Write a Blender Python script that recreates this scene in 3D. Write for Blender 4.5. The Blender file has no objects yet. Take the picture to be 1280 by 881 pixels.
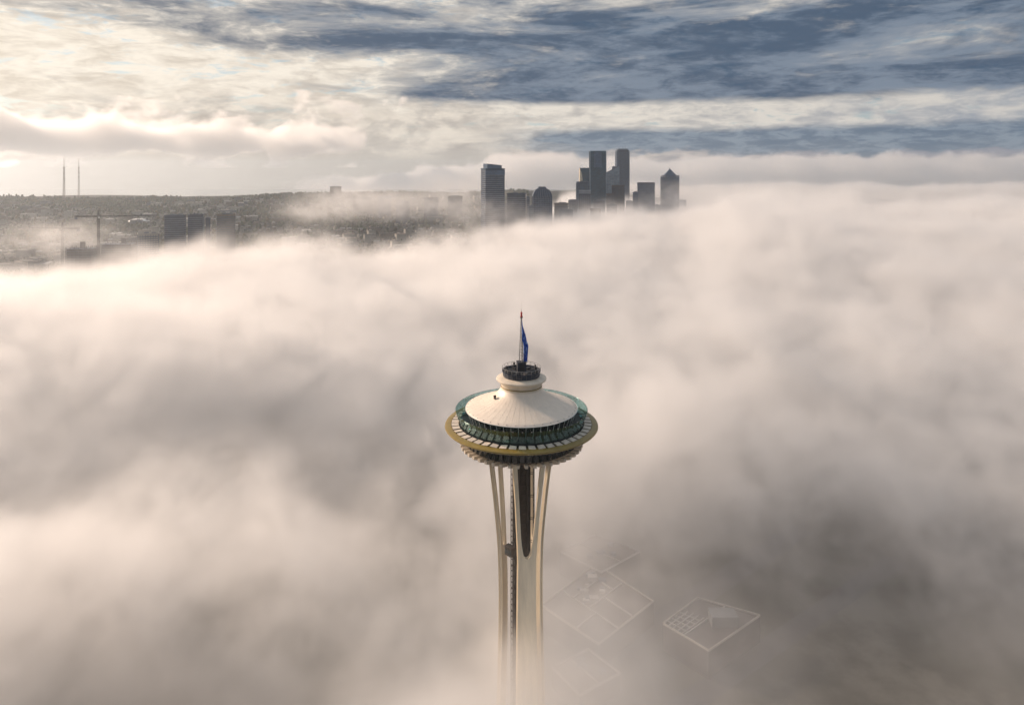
import bpy, bmesh, math, random
from mathutils import Vector, Matrix
import numpy as np
R = math.radians
scene = bpy.context.scene
COL = scene.collection
PI = math.pi

# ------------------------------------------------------------------ camera
CAM = Vector((-2.6, -191.0, 221.6)); HORIZON = 213.0; F = 865.0    # level view, verticals upright (shifted lens)
cam_d = bpy.data.cameras.new('camera'); cam = bpy.data.objects.new('camera', cam_d); COL.objects.link(cam)
cam.location = CAM; cam.rotation_euler = (R(90), 0, 0); cam_d.shift_y = (HORIZON - 440.5) / 1280
cam_d.sensor_width = 36; cam_d.lens = F / 1280 * 36; cam_d.clip_start = 1; cam_d.clip_end = 60000
scene.camera = cam
SUN_AZ, SUN_EL = -62.0, 23.0          # azimuth from +Y, positive to +X
SUN_DIR = Vector((math.sin(R(SUN_AZ)) * math.cos(R(SUN_EL)), math.cos(R(SUN_AZ)) * math.cos(R(SUN_EL)), math.sin(R(SUN_EL))))

# ------------------------------------------------------------------ node expression helper (shader and geometry trees)
class E:
    T = None
    def __init__(s, sock): s.s = sock
    def _op(s, op, *a, clamp=False):
        n = E.T.nodes.new('ShaderNodeMath'); n.operation = op; n.use_clamp = clamp
        for i, v in enumerate((s,) + a): put(n.inputs[i], v)
        return E(n.outputs[0])
    def __add__(s, o): return s._op('ADD', o)
    __radd__ = __add__
    def __sub__(s, o): return s._op('SUBTRACT', o)
    def __rsub__(s, o): return (s * -1.0) + o
    def __mul__(s, o): return s._op('MULTIPLY', o)
    __rmul__ = __mul__
    def __truediv__(s, o): return s._op('DIVIDE', o)
    def __pow__(s, o): return s._op('POWER', o)
    def exp(s): return s._op('EXPONENT')
    def max(s, o): return s._op('MAXIMUM', o)
    def min(s, o): return s._op('MINIMUM', o)
    def abs(s): return s._op('ABSOLUTE')
    def clamp(s): return s._op('ADD', 0.0, clamp=True)
def put(sock, v):
    if isinstance(v, E): E.T.links.new(v.s, sock)
    else: sock.default_value = v
def ss(v, a, b, lo=0.0, hi=1.0):                      # smoothstep map
    n = E.T.nodes.new('ShaderNodeMapRange'); n.interpolation_type = 'SMOOTHSTEP'
    for i, q in enumerate((v, a, b, lo, hi)): put(n.inputs[i], q)
    return E(n.outputs[0])
def lin(v, a, b, lo=0.0, hi=1.0):
    n = E.T.nodes.new('ShaderNodeMapRange'); n.clamp = True
    for i, q in enumerate((v, a, b, lo, hi)): put(n.inputs[i], q)
    return E(n.outputs[0])
def sep(v):
    n = E.T.nodes.new('ShaderNodeSeparateXYZ'); put(n.inputs[0], v); return [E(o) for o in n.outputs]
def comb(x, y, z):
    n = E.T.nodes.new('ShaderNodeCombineXYZ')
    for i, q in enumerate((x, y, z)): put(n.inputs[i], q)
    return E(n.outputs[0])
def noise(vec, scale, detail=4.0, rough=0.55, dist=0.0):
    n = E.T.nodes.new('ShaderNodeTexNoise'); put(n.inputs['Vector'], vec)
    n.inputs['Scale'].default_value = scale; n.inputs['Detail'].default_value = detail
    n.inputs['Roughness'].default_value = rough; n.inputs['Distortion'].default_value = dist
    return E(n.outputs[0])
def mixc(f, a, b):
    n = E.T.nodes.new('ShaderNodeMix'); n.data_type = 'RGBA'
    put(n.inputs[0], f); put(n.inputs[6], a if isinstance(a, E) else (*a, 1)); put(n.inputs[7], b if isinstance(b, E) else (*b, 1))
    return E(n.outputs[2])

# ------------------------------------------------------------------ world / sky
world = bpy.data.worlds.new('World'); scene.world = world; world.use_nodes = True
nt = world.node_tree; nt.nodes.clear(); E.T = nt
out = nt.nodes.new('ShaderNodeOutputWorld'); bg = nt.nodes.new('ShaderNodeBackground')
sky = nt.nodes.new('ShaderNodeTexSky'); sky.sky_type = 'NISHITA'; sky.sun_disc = False
sky.sun_elevation = R(SUN_EL); sky.sun_rotation = R(SUN_AZ); sky.altitude = 200
SKY_K = 0.12
tc = nt.nodes.new('ShaderNodeTexCoord'); dvec = E(tc.outputs['Generated']); dx, dy, dz = sep(dvec)
el = dz._op('ARCSINE') * 57.2958                      # elevation in degrees
c = dx * math.sin(R(SUN_AZ)) + dy * math.cos(R(SUN_AZ))   # towards / away from the sun
right = ss(c, 0.72, 0.05); deck = ss(c - el * .045, .50, .0)
zz = dz.max(-0.03)
P = comb(dx, dy, zz * 4.0)                            # flat, perspective-squeezed cloud layers
P2 = comb(dx + 7.3, dy - 2.1, zz * 3.0)
PD = comb(dx - 3.1, dy + 1.7, zz * 6.2); nA = noise(PD, 3.0, 10, .63, .45); nB = noise(P2, 15.0, 7, .6, .5); nC = noise(P, 9.0, 8, .62, .6); nL = noise(P, 1.7, 3, .5)
nF = noise(comb(dx, dy, zz * 4.5), 24.0, 7, .65, .5)
w = (nC - 0.5) * 3.2
hi = lin(c, -0.2, 0.95)
# high broken layer: cream, brighter towards the sun, with blue gaps
cream = mixc(hi, (.60, .57, .53), (1.0, .905, .77))
greyc = mixc(hi, (.28, .32, .38), (.70, .60, .48))
high = mixc(ss(nB * 0.65 + nF * 0.35, .36, .60), greyc, cream)
gap = ss(nC * .55 + nF * .45, .545, .63) * ss(el, 2.0, 4.0) * 0.75
blue = mixc(hi, (.20, .31, .40), (.50, .58, .60))
skyc = E(sky.outputs[0])
bl = nt.nodes.new('ShaderNodeMix'); bl.data_type = 'RGBA'; bl.blend_type = 'MULTIPLY'; bl.inputs[0].default_value = 1
put(bl.inputs[6], skyc); bl.inputs[7].default_value = (SKY_K, SKY_K, SKY_K, 1)
blue2 = mixc(0.65, E(bl.outputs[2]), blue)
col = mixc(gap, high, blue2)
# dark slate deck away from the sun
darkc = mixc(ss(nA * .45 + nB * .3 + nF * .25, .57, .43), (.042, .084, .150), (.18, .23, .30))
d1 = ss(el + w * .45, 5.0, 5.9) * ss(nA * 1.15 + deck * .40 + nC * .25 + nF * .10 + ss(el, 9.0, 5.5) * deck * .16 - ss(el, 10.0, 15.0) * .16 - ss(nB * .6 + nF * .4, .48, .70) * .15, .76, 1.14)
col = mixc(d1 * .95, col, darkc)
# lower dark band
darkc2 = mixc(ss(nF, .42, .6), (.085, .140, .210), (.19, .25, .32))
d2 = ss(el + w * .12, 0.2, 0.9) * ss(el + w * .35, 3.7, 2.9) * ss(right * .8 + nC * .5, .42, .68)
col = mixc(d2 * .92, col, darkc2)
# billowing grey-cream cloud on the sun side
def billow(off):
    return noise(comb(dx + 7.3 + off[0], dy - 2.1 + off[1], zz * 2.6 + off[2]), 6.5, 9, .60, .25)
nS = billow((0, 0, 0)); rel = nS - billow((-.012, .004, .03))  # offset sample: light and shade of the billows painted into the cloud colour
pS = (.5 - nS) * 11.0
d3 = ss(el + w * .2, .3, 1.4) * ss(el + pS, 5.2, 4.0) * ss(right + pS * .035, .36, .12)
strat = mixc(ss(rel * 1.6 + (.5 - nS) * .25, -.12, .10), (.36, .32, .29), (.78, .69, .585))
col = mixc(d3 * .55, col, strat)
glow = ss(el, 1.9, .5) * ss(right, .55, .2)
col = mixc(glow * .85, col, (.46, .415, .355))
# low cumulus bank along the horizon
puff = (noise(P2, 9.0, 7, .6, .25) - .5) * 4.4
d4 = ss(el - puff, 1.55, 1.05) * ss(right, .22, .42)
bankc = mixc(ss(noise(P2, 24.0, 6, .6), .38, .62), (.37, .335, .325), (.72, .62, .53))
bankc = mixc(ss(c, .5, -.15), bankc, (.27, .275, .32))
bankc = mixc(ss(el - puff, .1, 1.2), mixc(.55, bankc, (.40, .37, .36)), bankc)
col = mixc(d4, col, bankc)
# overhead the deck goes on, evenly broken
zen = mixc(ss(nA, .42, .58), (.20, .25, .33), (.55, .56, .58))
col = mixc(ss(el, 18.0, 40.0), col, zen)
vm = nt.nodes.new('ShaderNodeVectorMath'); vm.operation = 'SCALE'; put(vm.inputs[0], col); vm.inputs['Scale'].default_value = .92 / SKY_K
nt.links.new(vm.outputs[0], bg.inputs[0]); bg.inputs[1].default_value = SKY_K
nt.links.new(bg.outputs[0], out.inputs[0])

sun_d = bpy.data.lights.new('sun', 'SUN'); sun = bpy.data.objects.new('sun', sun_d); COL.objects.link(sun)
sun_d.energy = 5.0; sun_d.angle = R(6); sun_d.color = (1, .78, .62)
sun.rotation_euler = (-SUN_DIR).to_track_quat('-Z', 'Y').to_euler()
vs = scene.view_settings; vs.view_transform = 'Standard'; vs.look = 'None'; vs.exposure = 0.17; vs.gamma = 1; vs.use_curve_mapping = False
cy = scene.cycles
cy.max_bounces = 10; cy.volume_bounces = 6; cy.volume_step_rate = 2.2; cy.volume_max_steps = 512; cy.use_denoising = True
cy.use_adaptive_sampling = True; cy.adaptive_threshold = .02; cy.adaptive_min_samples = 24

def raydir(px, py): return Vector((px - 640, F, HORIZON - py)).normalized()
def at(px, py, z=None, dist=None):
    d = raydir(px, py)
    t = (z - CAM.z) / d.z if z is not None else dist / math.hypot(d.x, d.y)
    return CAM + d * t

# ------------------------------------------------------------------ materials
def mat(name, base, rough=.6, metal=0.0, var=0.0, vscale=1.0, spec=.5, bump=0.0, coat=0.0, streak=None):
    m = bpy.data.materials.new(name); m.use_nodes = True; t = m.node_tree; E.T = t
    p = t.nodes['Principled BSDF']; p.inputs['Roughness'].default_value = rough; p.inputs['Metallic'].default_value = metal
    p.inputs['Specular IOR Level'].default_value = spec; p.inputs['Base Color'].default_value = (*base, 1); p.inputs['Coat Weight'].default_value = coat
    if var or bump:
        tcn = t.nodes.new('ShaderNodeTexCoord'); v = E(tcn.outputs['Object'])
        if streak:
            a, b, cc = sep(v); v = comb(a * streak[0], b * streak[1], cc * streak[2])
        n = noise(v, vscale, 6, .6)
        if var:
            lo = tuple(max(0, q * (1 - var)) for q in base); hi_ = tuple(min(1, q * (1 + var)) for q in base)
            put(p.inputs['Base Color'], mixc(ss(n, .3, .7), lo, hi_))
        if bump:
            bn = t.nodes.new('ShaderNodeBump'); bn.inputs['Strength'].default_value = bump; bn.inputs['Distance'].default_value = .1
            put(bn.inputs['Height'], n); t.links.new(bn.outputs[0], p.inputs['Normal'])
    return m
M = {}
M['cream'] = mat('cream_painted_steel', (.72, .62, .49), .45, var=.10, vscale=.35, bump=.05, streak=(1, 1, .25))
M['beam'] = mat('ivory_painted_beam', (.82, .71, .53), .5, var=.14, vscale=.5, streak=(1, 1, .12))
M['web'] = mat('inner_beam_web', (.74, .63, .47), .6, var=.08, vscale=.4, streak=(1, 1, .15))
M['dome'] = mat('dome_roof_paint', (.80, .70, .58), .42, var=.05, vscale=.5, bump=.03)
M['gold'] = mat('galaxy_gold_paint', (.25, .17, .028), .38, var=.10, vscale=.6, coat=.3)
M['panel'] = mat('sunshade_panel', (.70, .60, .50), .5, var=.12, vscale=.4)
M['dark'] = mat('dark_steel', (.030, .030, .034), .5, var=.3, vscale=.8)
M['darkbrown'] = mat('dark_bronze_steel', (.045, .035, .027), .55, var=.3, vscale=.5)
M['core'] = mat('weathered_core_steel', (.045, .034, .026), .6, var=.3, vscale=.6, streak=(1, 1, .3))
M['navy'] = mat('navy_panel', (.025, .034, .055), .45, var=.2, vscale=1.5)
M['deck'] = mat('deck_floor', (.035, .045, .050), .7, var=.2, vscale=.8)
M['darkglass'] = mat('dark_window_glass', (.012, .020, .022), .06, spec=.8)
M['red'] = mat('red_beacon', (.55, .03, .02), .4)
M['grey'] = mat('grey_steel', (.26, .25, .24), .5, var=.2, vscale=.7)
M['white'] = mat('white_paint', (.74, .72, .68), .5, var=.08)
def glassmat(name, tint, mixf):
    m = bpy.data.materials.new(name); m.use_nodes = True; t = m.node_tree; t.nodes.clear(); E.T = t
    o = t.nodes.new('ShaderNodeOutputMaterial'); tr = t.nodes.new('ShaderNodeBsdfTransparent'); gl = t.nodes.new('ShaderNodeBsdfGlossy')
    tr.inputs[0].default_value = (*tint, 1); gl.inputs[0].default_value = (.82, .9, .88, 1); gl.inputs['Roughness'].default_value = .04
    fr = t.nodes.new('ShaderNodeFresnel'); fr.inputs[0].default_value = 1.5
    mx = t.nodes.new('ShaderNodeMixShader'); put(mx.inputs[0], E(fr.outputs[0]) * .45 + mixf)
    t.links.new(tr.outputs[0], mx.inputs[1]); t.links.new(gl.outputs[0], mx.inputs[2]); t.links.new(mx.outputs[0], o.inputs[0])
    return m
M['glass'] = glassmat('teal_barrier_glass', (.66, .79, .79), .02)
M['bench'] = glassmat('bench_glass', (.30, .62, .60), .22)
def flagmat():
    m = bpy.data.materials.new('blue_flag_cloth'); m.use_nodes = True; t = m.node_tree; E.T = t
    p = t.nodes['Principled BSDF']; p.inputs['Roughness'].default_value = .75
    tcn = t.nodes.new('ShaderNodeTexCoord'); n = noise(E(tcn.outputs['UV']), 5.5, 2, .5, .6)
    put(p.inputs['Base Color'], mixc(ss(n, .52, .57), (.010, .06, .42), (.25, .42, .80)))
    return m
M['flag'] = flagmat()
def facade(name, base, rough, spec=.35, var=.25, vs=(.12, .12, .25)):
    return mat(name, base, rough, var=var, vscale=1, spec=spec, streak=vs)
M['f_blue'] = facade('blue_grey_glass', (.024, .064, .125), .28)
M['f_teal'] = facade('teal_glass', (.010, .058, .095), .2)
M['f_dark'] = facade('dark_glass', (.008, .027, .066), .3)
M['f_brown'] = facade('brown_stone', (.060, .052, .052), .7, .3)
M['f_light'] = facade('pale_concrete', (.19, .21, .24), .8, .2, .15)
M['f_grey'] = facade('grey_concrete', (.10, .12, .155), .8, .2, .2)
M['f_win'] = facade('strip_window', (.014, .036, .072), .25)
M['f_sky'] = facade('pale_sky_glass', (.15, .21, .27), .15, .7)
M['f_cream'] = facade('painted_sunlit_edge', (.55, .48, .38), .8, .2)  # pale cream carries the sunlight on the tower edge as colour
M['roof1'] = mat('dark_roof', (.06, .058, .056), .9, var=.3, vscale=.2)
M['roof2'] = mat('brown_roof', (.12, .095, .075), .9, var=.3, vscale=.2)
M['roof3'] = mat('pale_roof', (.30, .29, .28), .8, var=.15, vscale=.1)
M['wall1'] = mat('pale_wall', (.32, .30, .265), .85, var=.1, vscale=.2)
M['wall2'] = mat('tan_wall', (.16, .13, .10), .85, var=.15, vscale=.2)
M['wall3'] = mat('slate_wall', (.10, .11, .12), .85, var=.15, vscale=.2)
M['leaf'] = mat('distant_foliage', (.075, .082, .042), .9, var=.6, vscale=.06)
M['leaf2'] = mat('autumn_foliage', (.10, .075, .03), .9, var=.6, vscale=.06)
M['asphalt'] = mat('asphalt', (.05, .05, .052), .9, var=.25, vscale=.05)
M['trunk'] = mat('bark', (.05, .038, .028), .9)
def groundmat():
    m = bpy.data.materials.new('city_ground'); m.use_nodes = True; t = m.node_tree; E.T = t
    p = t.nodes['Principled BSDF']; p.inputs['Roughness'].default_value = .95; p.inputs['Specular IOR Level'].default_value = .1
    tcn = t.nodes.new('ShaderNodeTexCoord'); v = E(tcn.outputs['Object'])
    n1 = noise(v, .02, 6, .65); n2 = noise(v, .004, 4, .6)
    g = mixc(ss(n1, .42, .60), (.046, .046, .036), (.11, .105, .09))
    put(p.inputs['Base Color'], mixc(ss(n2, .45, .65), g, (.055, .053, .048)))
    return m
M['ground'] = groundmat()
wm = mat('lake_water', (.02, .035, .04), .12, spec=.6, bump=.0); M['water'] = wm

# ------------------------------------------------------------------ mesh helpers
class MB:
    def __init__(s): s.v = []; s.f = []; s.m = []
    def add(s, vs, fs, mi=0):
        k = len(s.v); s.v += [tuple(q) for q in vs]; s.f += [tuple(i + k for i in f) for f in fs]; s.m += [mi] * len(fs)
    def box(s, c, d, mtx=None, mi=0, bottom=True):
        x, y, z = d[0] / 2, d[1] / 2, d[2] / 2
        vs = [Vector(p) + Vector(c) for p in ((-x, -y, -z), (x, -y, -z), (x, y, -z), (-x, y, -z), (-x, -y, z), (x, -y, z), (x, y, z), (-x, y, z))]
        if mtx: vs = [mtx @ p for p in vs]
        fs = [(4, 5, 6, 7), (0, 1, 5, 4), (1, 2, 6, 5), (2, 3, 7, 6), (3, 0, 4, 7)]
        if bottom: fs.append((3, 2, 1, 0))
        s.add(vs, fs, mi)
    def tube(s, a, b, r0, r1=None, n=6, mi=0, caps=True):
        a, b = Vector(a), Vector(b); r1 = r0 if r1 is None else r1
        q = (b - a).to_track_quat('Z', 'Y'); vs = []
        for p, r in ((a, r0), (b, r1)):
            for i in range(n):
                t = 2 * PI * i / n; vs.append(p + q @ Vector((math.cos(t) * r, math.sin(t) * r, 0)))
        fs = [(i, (i + 1) % n, n + (i + 1) % n, n + i) for i in range(n)]
        if caps: fs += [tuple(range(n))[::-1], tuple(range(n, 2 * n))]
        s.add(vs, fs, mi)
    def loft(s, rings, mi=0, caps=True):
        n = len(rings[0]); vs = [p for r in rings for p in r]; fs = []
        for k in range(len(rings) - 1):
            for i in range(n):
                j = (i + 1) % n; fs.append((k * n + i, k * n + j, (k + 1) * n + j, (k + 1) * n + i))
        if caps: fs += [tuple(range(n))[::-1], tuple(range((len(rings) - 1) * n, len(rings) * n))]
        s.add(vs, fs, mi)
    def lathe(s, prof, n=96, mi=0, closed=False):
        vs = []; fs = []; L = len(prof)
        for r, z in prof:
            for i in range(n):
                t = 2 * PI * i / n; vs.append((r * math.cos(t), r * math.sin(t), z))
        for k in range(L - 1 + (1 if closed else 0)):
            k2 = (k + 1) % L
            for i in range(n):
                j = (i + 1) % n; fs.append((k * n + i, k * n + j, k2 * n + j, k2 * n + i))
        s.add(vs, fs, mi)
    def data(s, name, mats, smooth=0):
        me = bpy.data.meshes.new(name); me.from_pydata(s.v, [], s.f)
        for m_ in (mats if isinstance(mats, (list, tuple)) else [mats]): me.materials.append(m_)
        if len(me.materials) > 1: me.polygons.foreach_set('material_index', s.m)
        bm = bmesh.new(); bm.from_mesh(me); bmesh.ops.recalc_face_normals(bm, faces=bm.faces); bm.to_mesh(me); bm.free()
        if smooth: me.shade_auto_smooth(smooth) if hasattr(me, 'shade_auto_smooth') else None
        if smooth:
            me.polygons.foreach_set('use_smooth', [True] * len(me.polygons))
            if hasattr(me, 'set_sharp_from_angle'): me.set_sharp_from_angle(angle=smooth)
        me.update(); return me
    def build(s, name, mats, parent=None, smooth=0, kind=None):
        o = bpy.data.objects.new(name, s.data(name, mats, smooth)); COL.objects.link(o); o.parent = parent
        if kind: o['kind'] = kind
        return o
def inst(name, me, parent=None, mtx=None):
    o = bpy.data.objects.new(name, me); COL.objects.link(o); o.parent = parent
    if mtx is not None: o.matrix_local = mtx
    return o
def thing(name, label, cat, loc=(0, 0, 0), rz=0, group=None):
    o = bpy.data.objects.new(name, None); COL.objects.link(o); o.empty_display_size = 1
    o.location = loc; o.rotation_euler = (0, 0, rz); tag(o, label, cat, group); return o
def tag(o, label, cat, group=None):
    o['label'] = label; o['category'] = cat
    if group: o['group'] = group
    return o
RZ = lambda a: Matrix.Rotation(a, 4, 'Z')
def strip_grid(me_v, me_f, name, m, kind='structure'):
    me = bpy.data.meshes.new(name); me.from_pydata(me_v, [], me_f); me.materials.append(m)
    o = bpy.data.objects.new(name, me); COL.objects.link(o); o['kind'] = kind; return o

# ------------------------------------------------------------------ terrain
def sst(v, a, b):
    t = np.clip((v - a) / (b - a), 0, 1); return t * t * (3 - 2 * t)
def H(x, y):
    x = np.asarray(x, float); y = np.asarray(y, float); d = np.hypot(x, y + 180)
    ridge = 106 + 8 * np.sin(x * .0021 + 1.3) + 5 * np.sin(x * .0057) + 3 * np.sin(x * .013 + 2)
    h = ridge * sst(d, 1250, 3050) - (ridge + 45) * sst(d, 3500, 6000)
    return h * sst(d, 700, 1300)
def terrain():
    xs = np.concatenate([np.linspace(-12000, -3600, 27), np.linspace(-3500, 3500, 141), np.linspace(3600, 12000, 27)])
    ys = np.concatenate([np.linspace(-3000, 500, 8), np.linspace(600, 4000, 90), np.linspace(4100, 9000, 40)])
    X, Y = np.meshgrid(xs, ys); Z = H(X, Y); n = len(xs)
    v = np.stack([X, Y, Z], -1).reshape(-1, 3).tolist()
    f = [(j * n + i, j * n + i + 1, (j + 1) * n + i + 1, (j + 1) * n + i) for j in range(len(ys) - 1) for i in range(n - 1)]
    o = strip_grid(v, f, 'ground', M['ground']); o.data.polygons.foreach_set('use_smooth', [True] * len(f))
terrain()
strip_grid([(-11900, 5200, -30), (3000, 5200, -30), (3000, 8990, -30), (-11900, 8990, -30)], [(0, 1, 2, 3)], 'lake', M['water'])

# ------------------------------------------------------------------ observation tower
def build_tower():
    T = thing('observation_tower', 'tall cream observation tower with saucer top and gold rim rising from fog', 'tower')
    NP = 48
    # legs -----------------------------------------------------------
    WZ = 117.6; zs = [0, 8, 18, 30, 45, 60, 75, 88, 98, 106, 112, WZ]
    def rad(z): return float(np.interp(z, [0, 15, 30, 45, 60, 75, 90, 102, 110, 117.6, 122, 130, 146.5], [15.4, 12, 9.6, 7.8, 6.6, 5.9, 5.5, 5.35, 5.4, 5.7, 5.95, 6.55, 8.05]))
    def half(z): return float(np.interp(z, [0, 30, 60, 90, 105, 113, 117.6, 121, 126, 133, 146.5], [4.3, 3.7, 3.15, 2.75, 2.6, 2.55, 2.55, 2.7, 3.0, 3.5, 4.7]))
    def inn(z): return float(np.interp(z, [117.6, 118.0, 118.7, 119.8, 121.5, 124, 128, 133, 146.5], [0.02, .65, 1.0, 1.3, 1.58, 1.86, 2.15, 2.5, 3.55]))
    zu = [WZ, 118.0, 118.7, 119.8, 121.5, 124, 128, 133, 139, 146.5]
    DP = .52
    for k in range(3):
        ang = R(-76 + 120 * k); mt = RZ(ang)
        P3 = lambda r, t, z: mt @ Vector((r, t, z))
        low = MB()
        low.loft([[P3(rad(z) + DP * .45, -half(z) + .25, z), P3(rad(z) + DP * .45, half(z) - .25, z), P3(rad(z) - DP, half(z) - .25, z), P3(rad(z) - DP, -half(z) + .25, z)] for z in zs])
        leg = low.build('leg', M['web'], T)
        fp = MB(); wz = .0
        fp.loft([[P3(rad(z) + DP * .8, -half(z) + .02, z), P3(rad(z) + DP * .8, half(z) - .02, z), P3(rad(z) + DP * .46, half(z) - .02, z), P3(rad(z) + DP * .46, -half(z) + .02, z)] for z in zs])
        fp.build('face_plate', M['beam'], leg)
        bp = MB()
        bp.loft([[P3(rad(z) - DP * 1.01, -half(z), z), P3(rad(z) - DP * 1.01, half(z), z), P3(rad(z) - DP * 1.3, half(z), z), P3(rad(z) - DP * 1.3, -half(z), z)] for z in zs])
        bp.build('back_plate', M['beam'], leg)
        for sgn in (-1, 1):
            ub = MB()
            ub.loft([[P3(rad(z) + DP * .45, sgn * inn(z), z), P3(rad(z) + DP * .45, sgn * (half(z) - .28), z), P3(rad(z) - DP, sgn * (half(z) - .28), z), P3(rad(z) - DP, sgn * (inn(z) + .0), z)] for z in zu])
            u = ub.build('beam', M['web'], leg)
            fl = MB()
            for r0, r1 in ((.46, .8), (-1.3, -1.01)):
                fl.loft([[P3(rad(z) + DP * r0, sgn * (inn(z) - .05 if z > WZ else 0.01), z), P3(rad(z) + DP * r0, sgn * half(z), z), P3(rad(z) + DP * r1, sgn * half(z), z), P3(rad(z) + DP * r1, sgn * (inn(z) - .05 if z > WZ else 0.01), z)] for z in zu])
            fl.build('flange', M['beam'], u)
    # core ------------------------------------------------------------
    hexa = [R(-76 + 30 + 60 * i) for i in range(6)]
    cm = MB(); cm.loft([[Vector((2.05 * math.cos(a), 2.05 * math.sin(a), z)) for a in hexa] for z in (0, 146)])
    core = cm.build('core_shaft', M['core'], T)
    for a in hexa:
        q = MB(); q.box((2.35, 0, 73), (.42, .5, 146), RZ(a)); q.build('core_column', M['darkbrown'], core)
    lt = MB()
    for z in np.arange(3, 146, 2.6):
        for i in range(6):
            a, b = hexa[i], hexa[(i + 1) % 6]
            pa = Vector((2.3 * math.cos(a), 2.3 * math.sin(a), z)); pb = Vector((2.3 * math.cos(b), 2.3 * math.sin(b), z))
            lt.tube(pa, pb, .10, n=4, caps=False)
            lt.tube(pa, pb + Vector((0, 0, 2.6)), .06, n=4, caps=False)
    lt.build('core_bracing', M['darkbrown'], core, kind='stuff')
    for k in range(3):
        a = R(-76 + 60 + 120 * k); el_ = MB()
        for s_ in (-1, 1): el_.box((3.5, s_ * .5, 73), (.18, .18, 146), RZ(a))
        rail = el_.build('elevator_rail', M['darkbrown'], T)
        rg = MB()
        for z in np.arange(1, 146, 1.55): rg.box((3.5, 0, z), (.12, .9, .16), RZ(a))
        for z in np.arange(2, 146, 6.2):
            for s_ in (-1, 1): rg.box((2.8, s_ * .5, z), (1.3, .12, .12), RZ(a))
        rg.build('rail_rungs', M['darkbrown'], rail, kind='stuff')
    a = R(-76 - 60); cb = MB(); cb.box((4.4, 0, 118.3), (1.5, 2.6, 2.2), RZ(a)); car = cb.build('elevator_car', M['darkbrown'], T)
    w_ = MB(); w_.box((5.17, 0, 118.4), (.06, 2.2, 1.2), RZ(a)); w_.build('cabin_window', M['darkglass'], car)
    w_ = MB(); w_.box((4.4, 0, 119.53), (1.7, 2.8, .24), RZ(a)); w_.build('cabin_roof', M['darkbrown'], car)
    # underside --------------------------------------------------------
    so = MB(); so.lathe([(17.2, 151.0), (15.9, 149.9), (15.2, 147.3), (14.6, 147.0)], 96); so.build('restaurant_window_band', M['darkglass'], T, R(30))
    so = MB(); so.lathe([(14.7, 147.02), (12.5, 145.6), (9.6, 144.7), (3.0, 144.4), (2.2, 144.4)], 96); so.build('soffit', M['darkbrown'], T, R(30))
    fm = MB()
    fm.loft([[Vector((r, -w2, zt)), Vector((r, w2, zt)), Vector((r, w2 * .75, zb)), Vector((r, -w2 * .75, zb))] for r, w2, zt, zb in
             ((9.7, .22, 144.9, 144.3), (13.2, .34, 146.15, 145.2), (15.3, .36, 147.1, 145.9), (16.9, .42, 147.3, 146.5))])
    fd = fm.data('fin', M['cream'])
    mull = MB(); mull.loft([[Vector((r + .02, -.10, z)), Vector((r + .02, .10, z)), Vector((r - .3, .10, z)), Vector((r - .3, -.10, z))] for r, z in ((15.35, 147.35), (16.05, 149.85), (17.2, 150.9))])
    md = mull.data('mullion', M['dark'])
    for i in range(NP):
        a = 2 * PI * (i + .5) / NP
        inst('fin', fd, T, RZ(a)); inst('mullion', md, T, RZ(a))
    # halo ring --------------------------------------------------------
    rg = MB(); rg.lathe([(19.35, 152.32), (20.6, 152.2), (20.98, 152.0), (21.05, 151.75), (20.8, 151.5), (19.2, 151.1), (17.2, 150.95), (17.2, 151.9), (19.3, 152.0)], 192, closed=True)
    rg.build('halo_ring', M['gold'], T, R(35))
    tr = MB(); tr.lathe([(16.7, 151.9), (19.34, 151.7)], 96); tr.build('sunshade_tray', M['dark'], T, R(30))
    pm = MB(); w0, w1 = 17.35 * math.tan(PI / NP) * .74, 19.25 * math.tan(PI / NP) * .74
    pm.loft([[Vector((17.3, -w0, 152.50)), Vector((17.3, w0, 152.50)), Vector((17.3, w0, 152.38)), Vector((17.3, -w0, 152.38))],
             [Vector((19.2, -w1, 152.40)), Vector((19.2, w1, 152.40)), Vector((19.2, w1, 152.28)), Vector((19.2, -w1, 152.28))]])
    pd = pm.data('sunshade_panel', M['panel'])
    rng = random.Random(4)
    # glass barrier ----------------------------------------------------
    gm = MB(); g0, g1 = 17.0 * math.tan(PI / NP) * .97, 18.15 * math.tan(PI / NP) * .97
    gm.loft([[Vector((17.0, -g0, 152.75)), Vector((17.0, g0, 152.75)), Vector((16.95, g0, 152.75)), Vector((16.95, -g0, 152.75))],
             [Vector((18.15, -g1, 156.15)), Vector((18.15, g1, 156.15)), Vector((18.10, g1, 156.15)), Vector((18.10, -g1, 156.15))]])
    gd = gm.data('glass_panel', M['glass'])
    cl = MB(); cl.box((18.13, 0, 156.12), (.16, .26, .16)); cl.box((17.55, g1 * .97, 154.4), (.10, .08, .5)); cd = cl.data('glass_clip', M['grey'])
    bn = MB(); bn.loft([[Vector((16.2, -.85, z)), Vector((16.2, .85, z)), Vector((16.85, .9, z)), Vector((16.85, -.9, z))] for z in (153.42, 153.52)]); bn.box((16.5, 0, 153.2), (.1, 1.4, .42))
    bd = bn.data('glass_bench', M['bench'])
    st = MB(); st.tube((15.05, 0, 156.35), (14.1, 0, 153.0), .065, n=6); sd = st.data('strut', M['white'])
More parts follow.
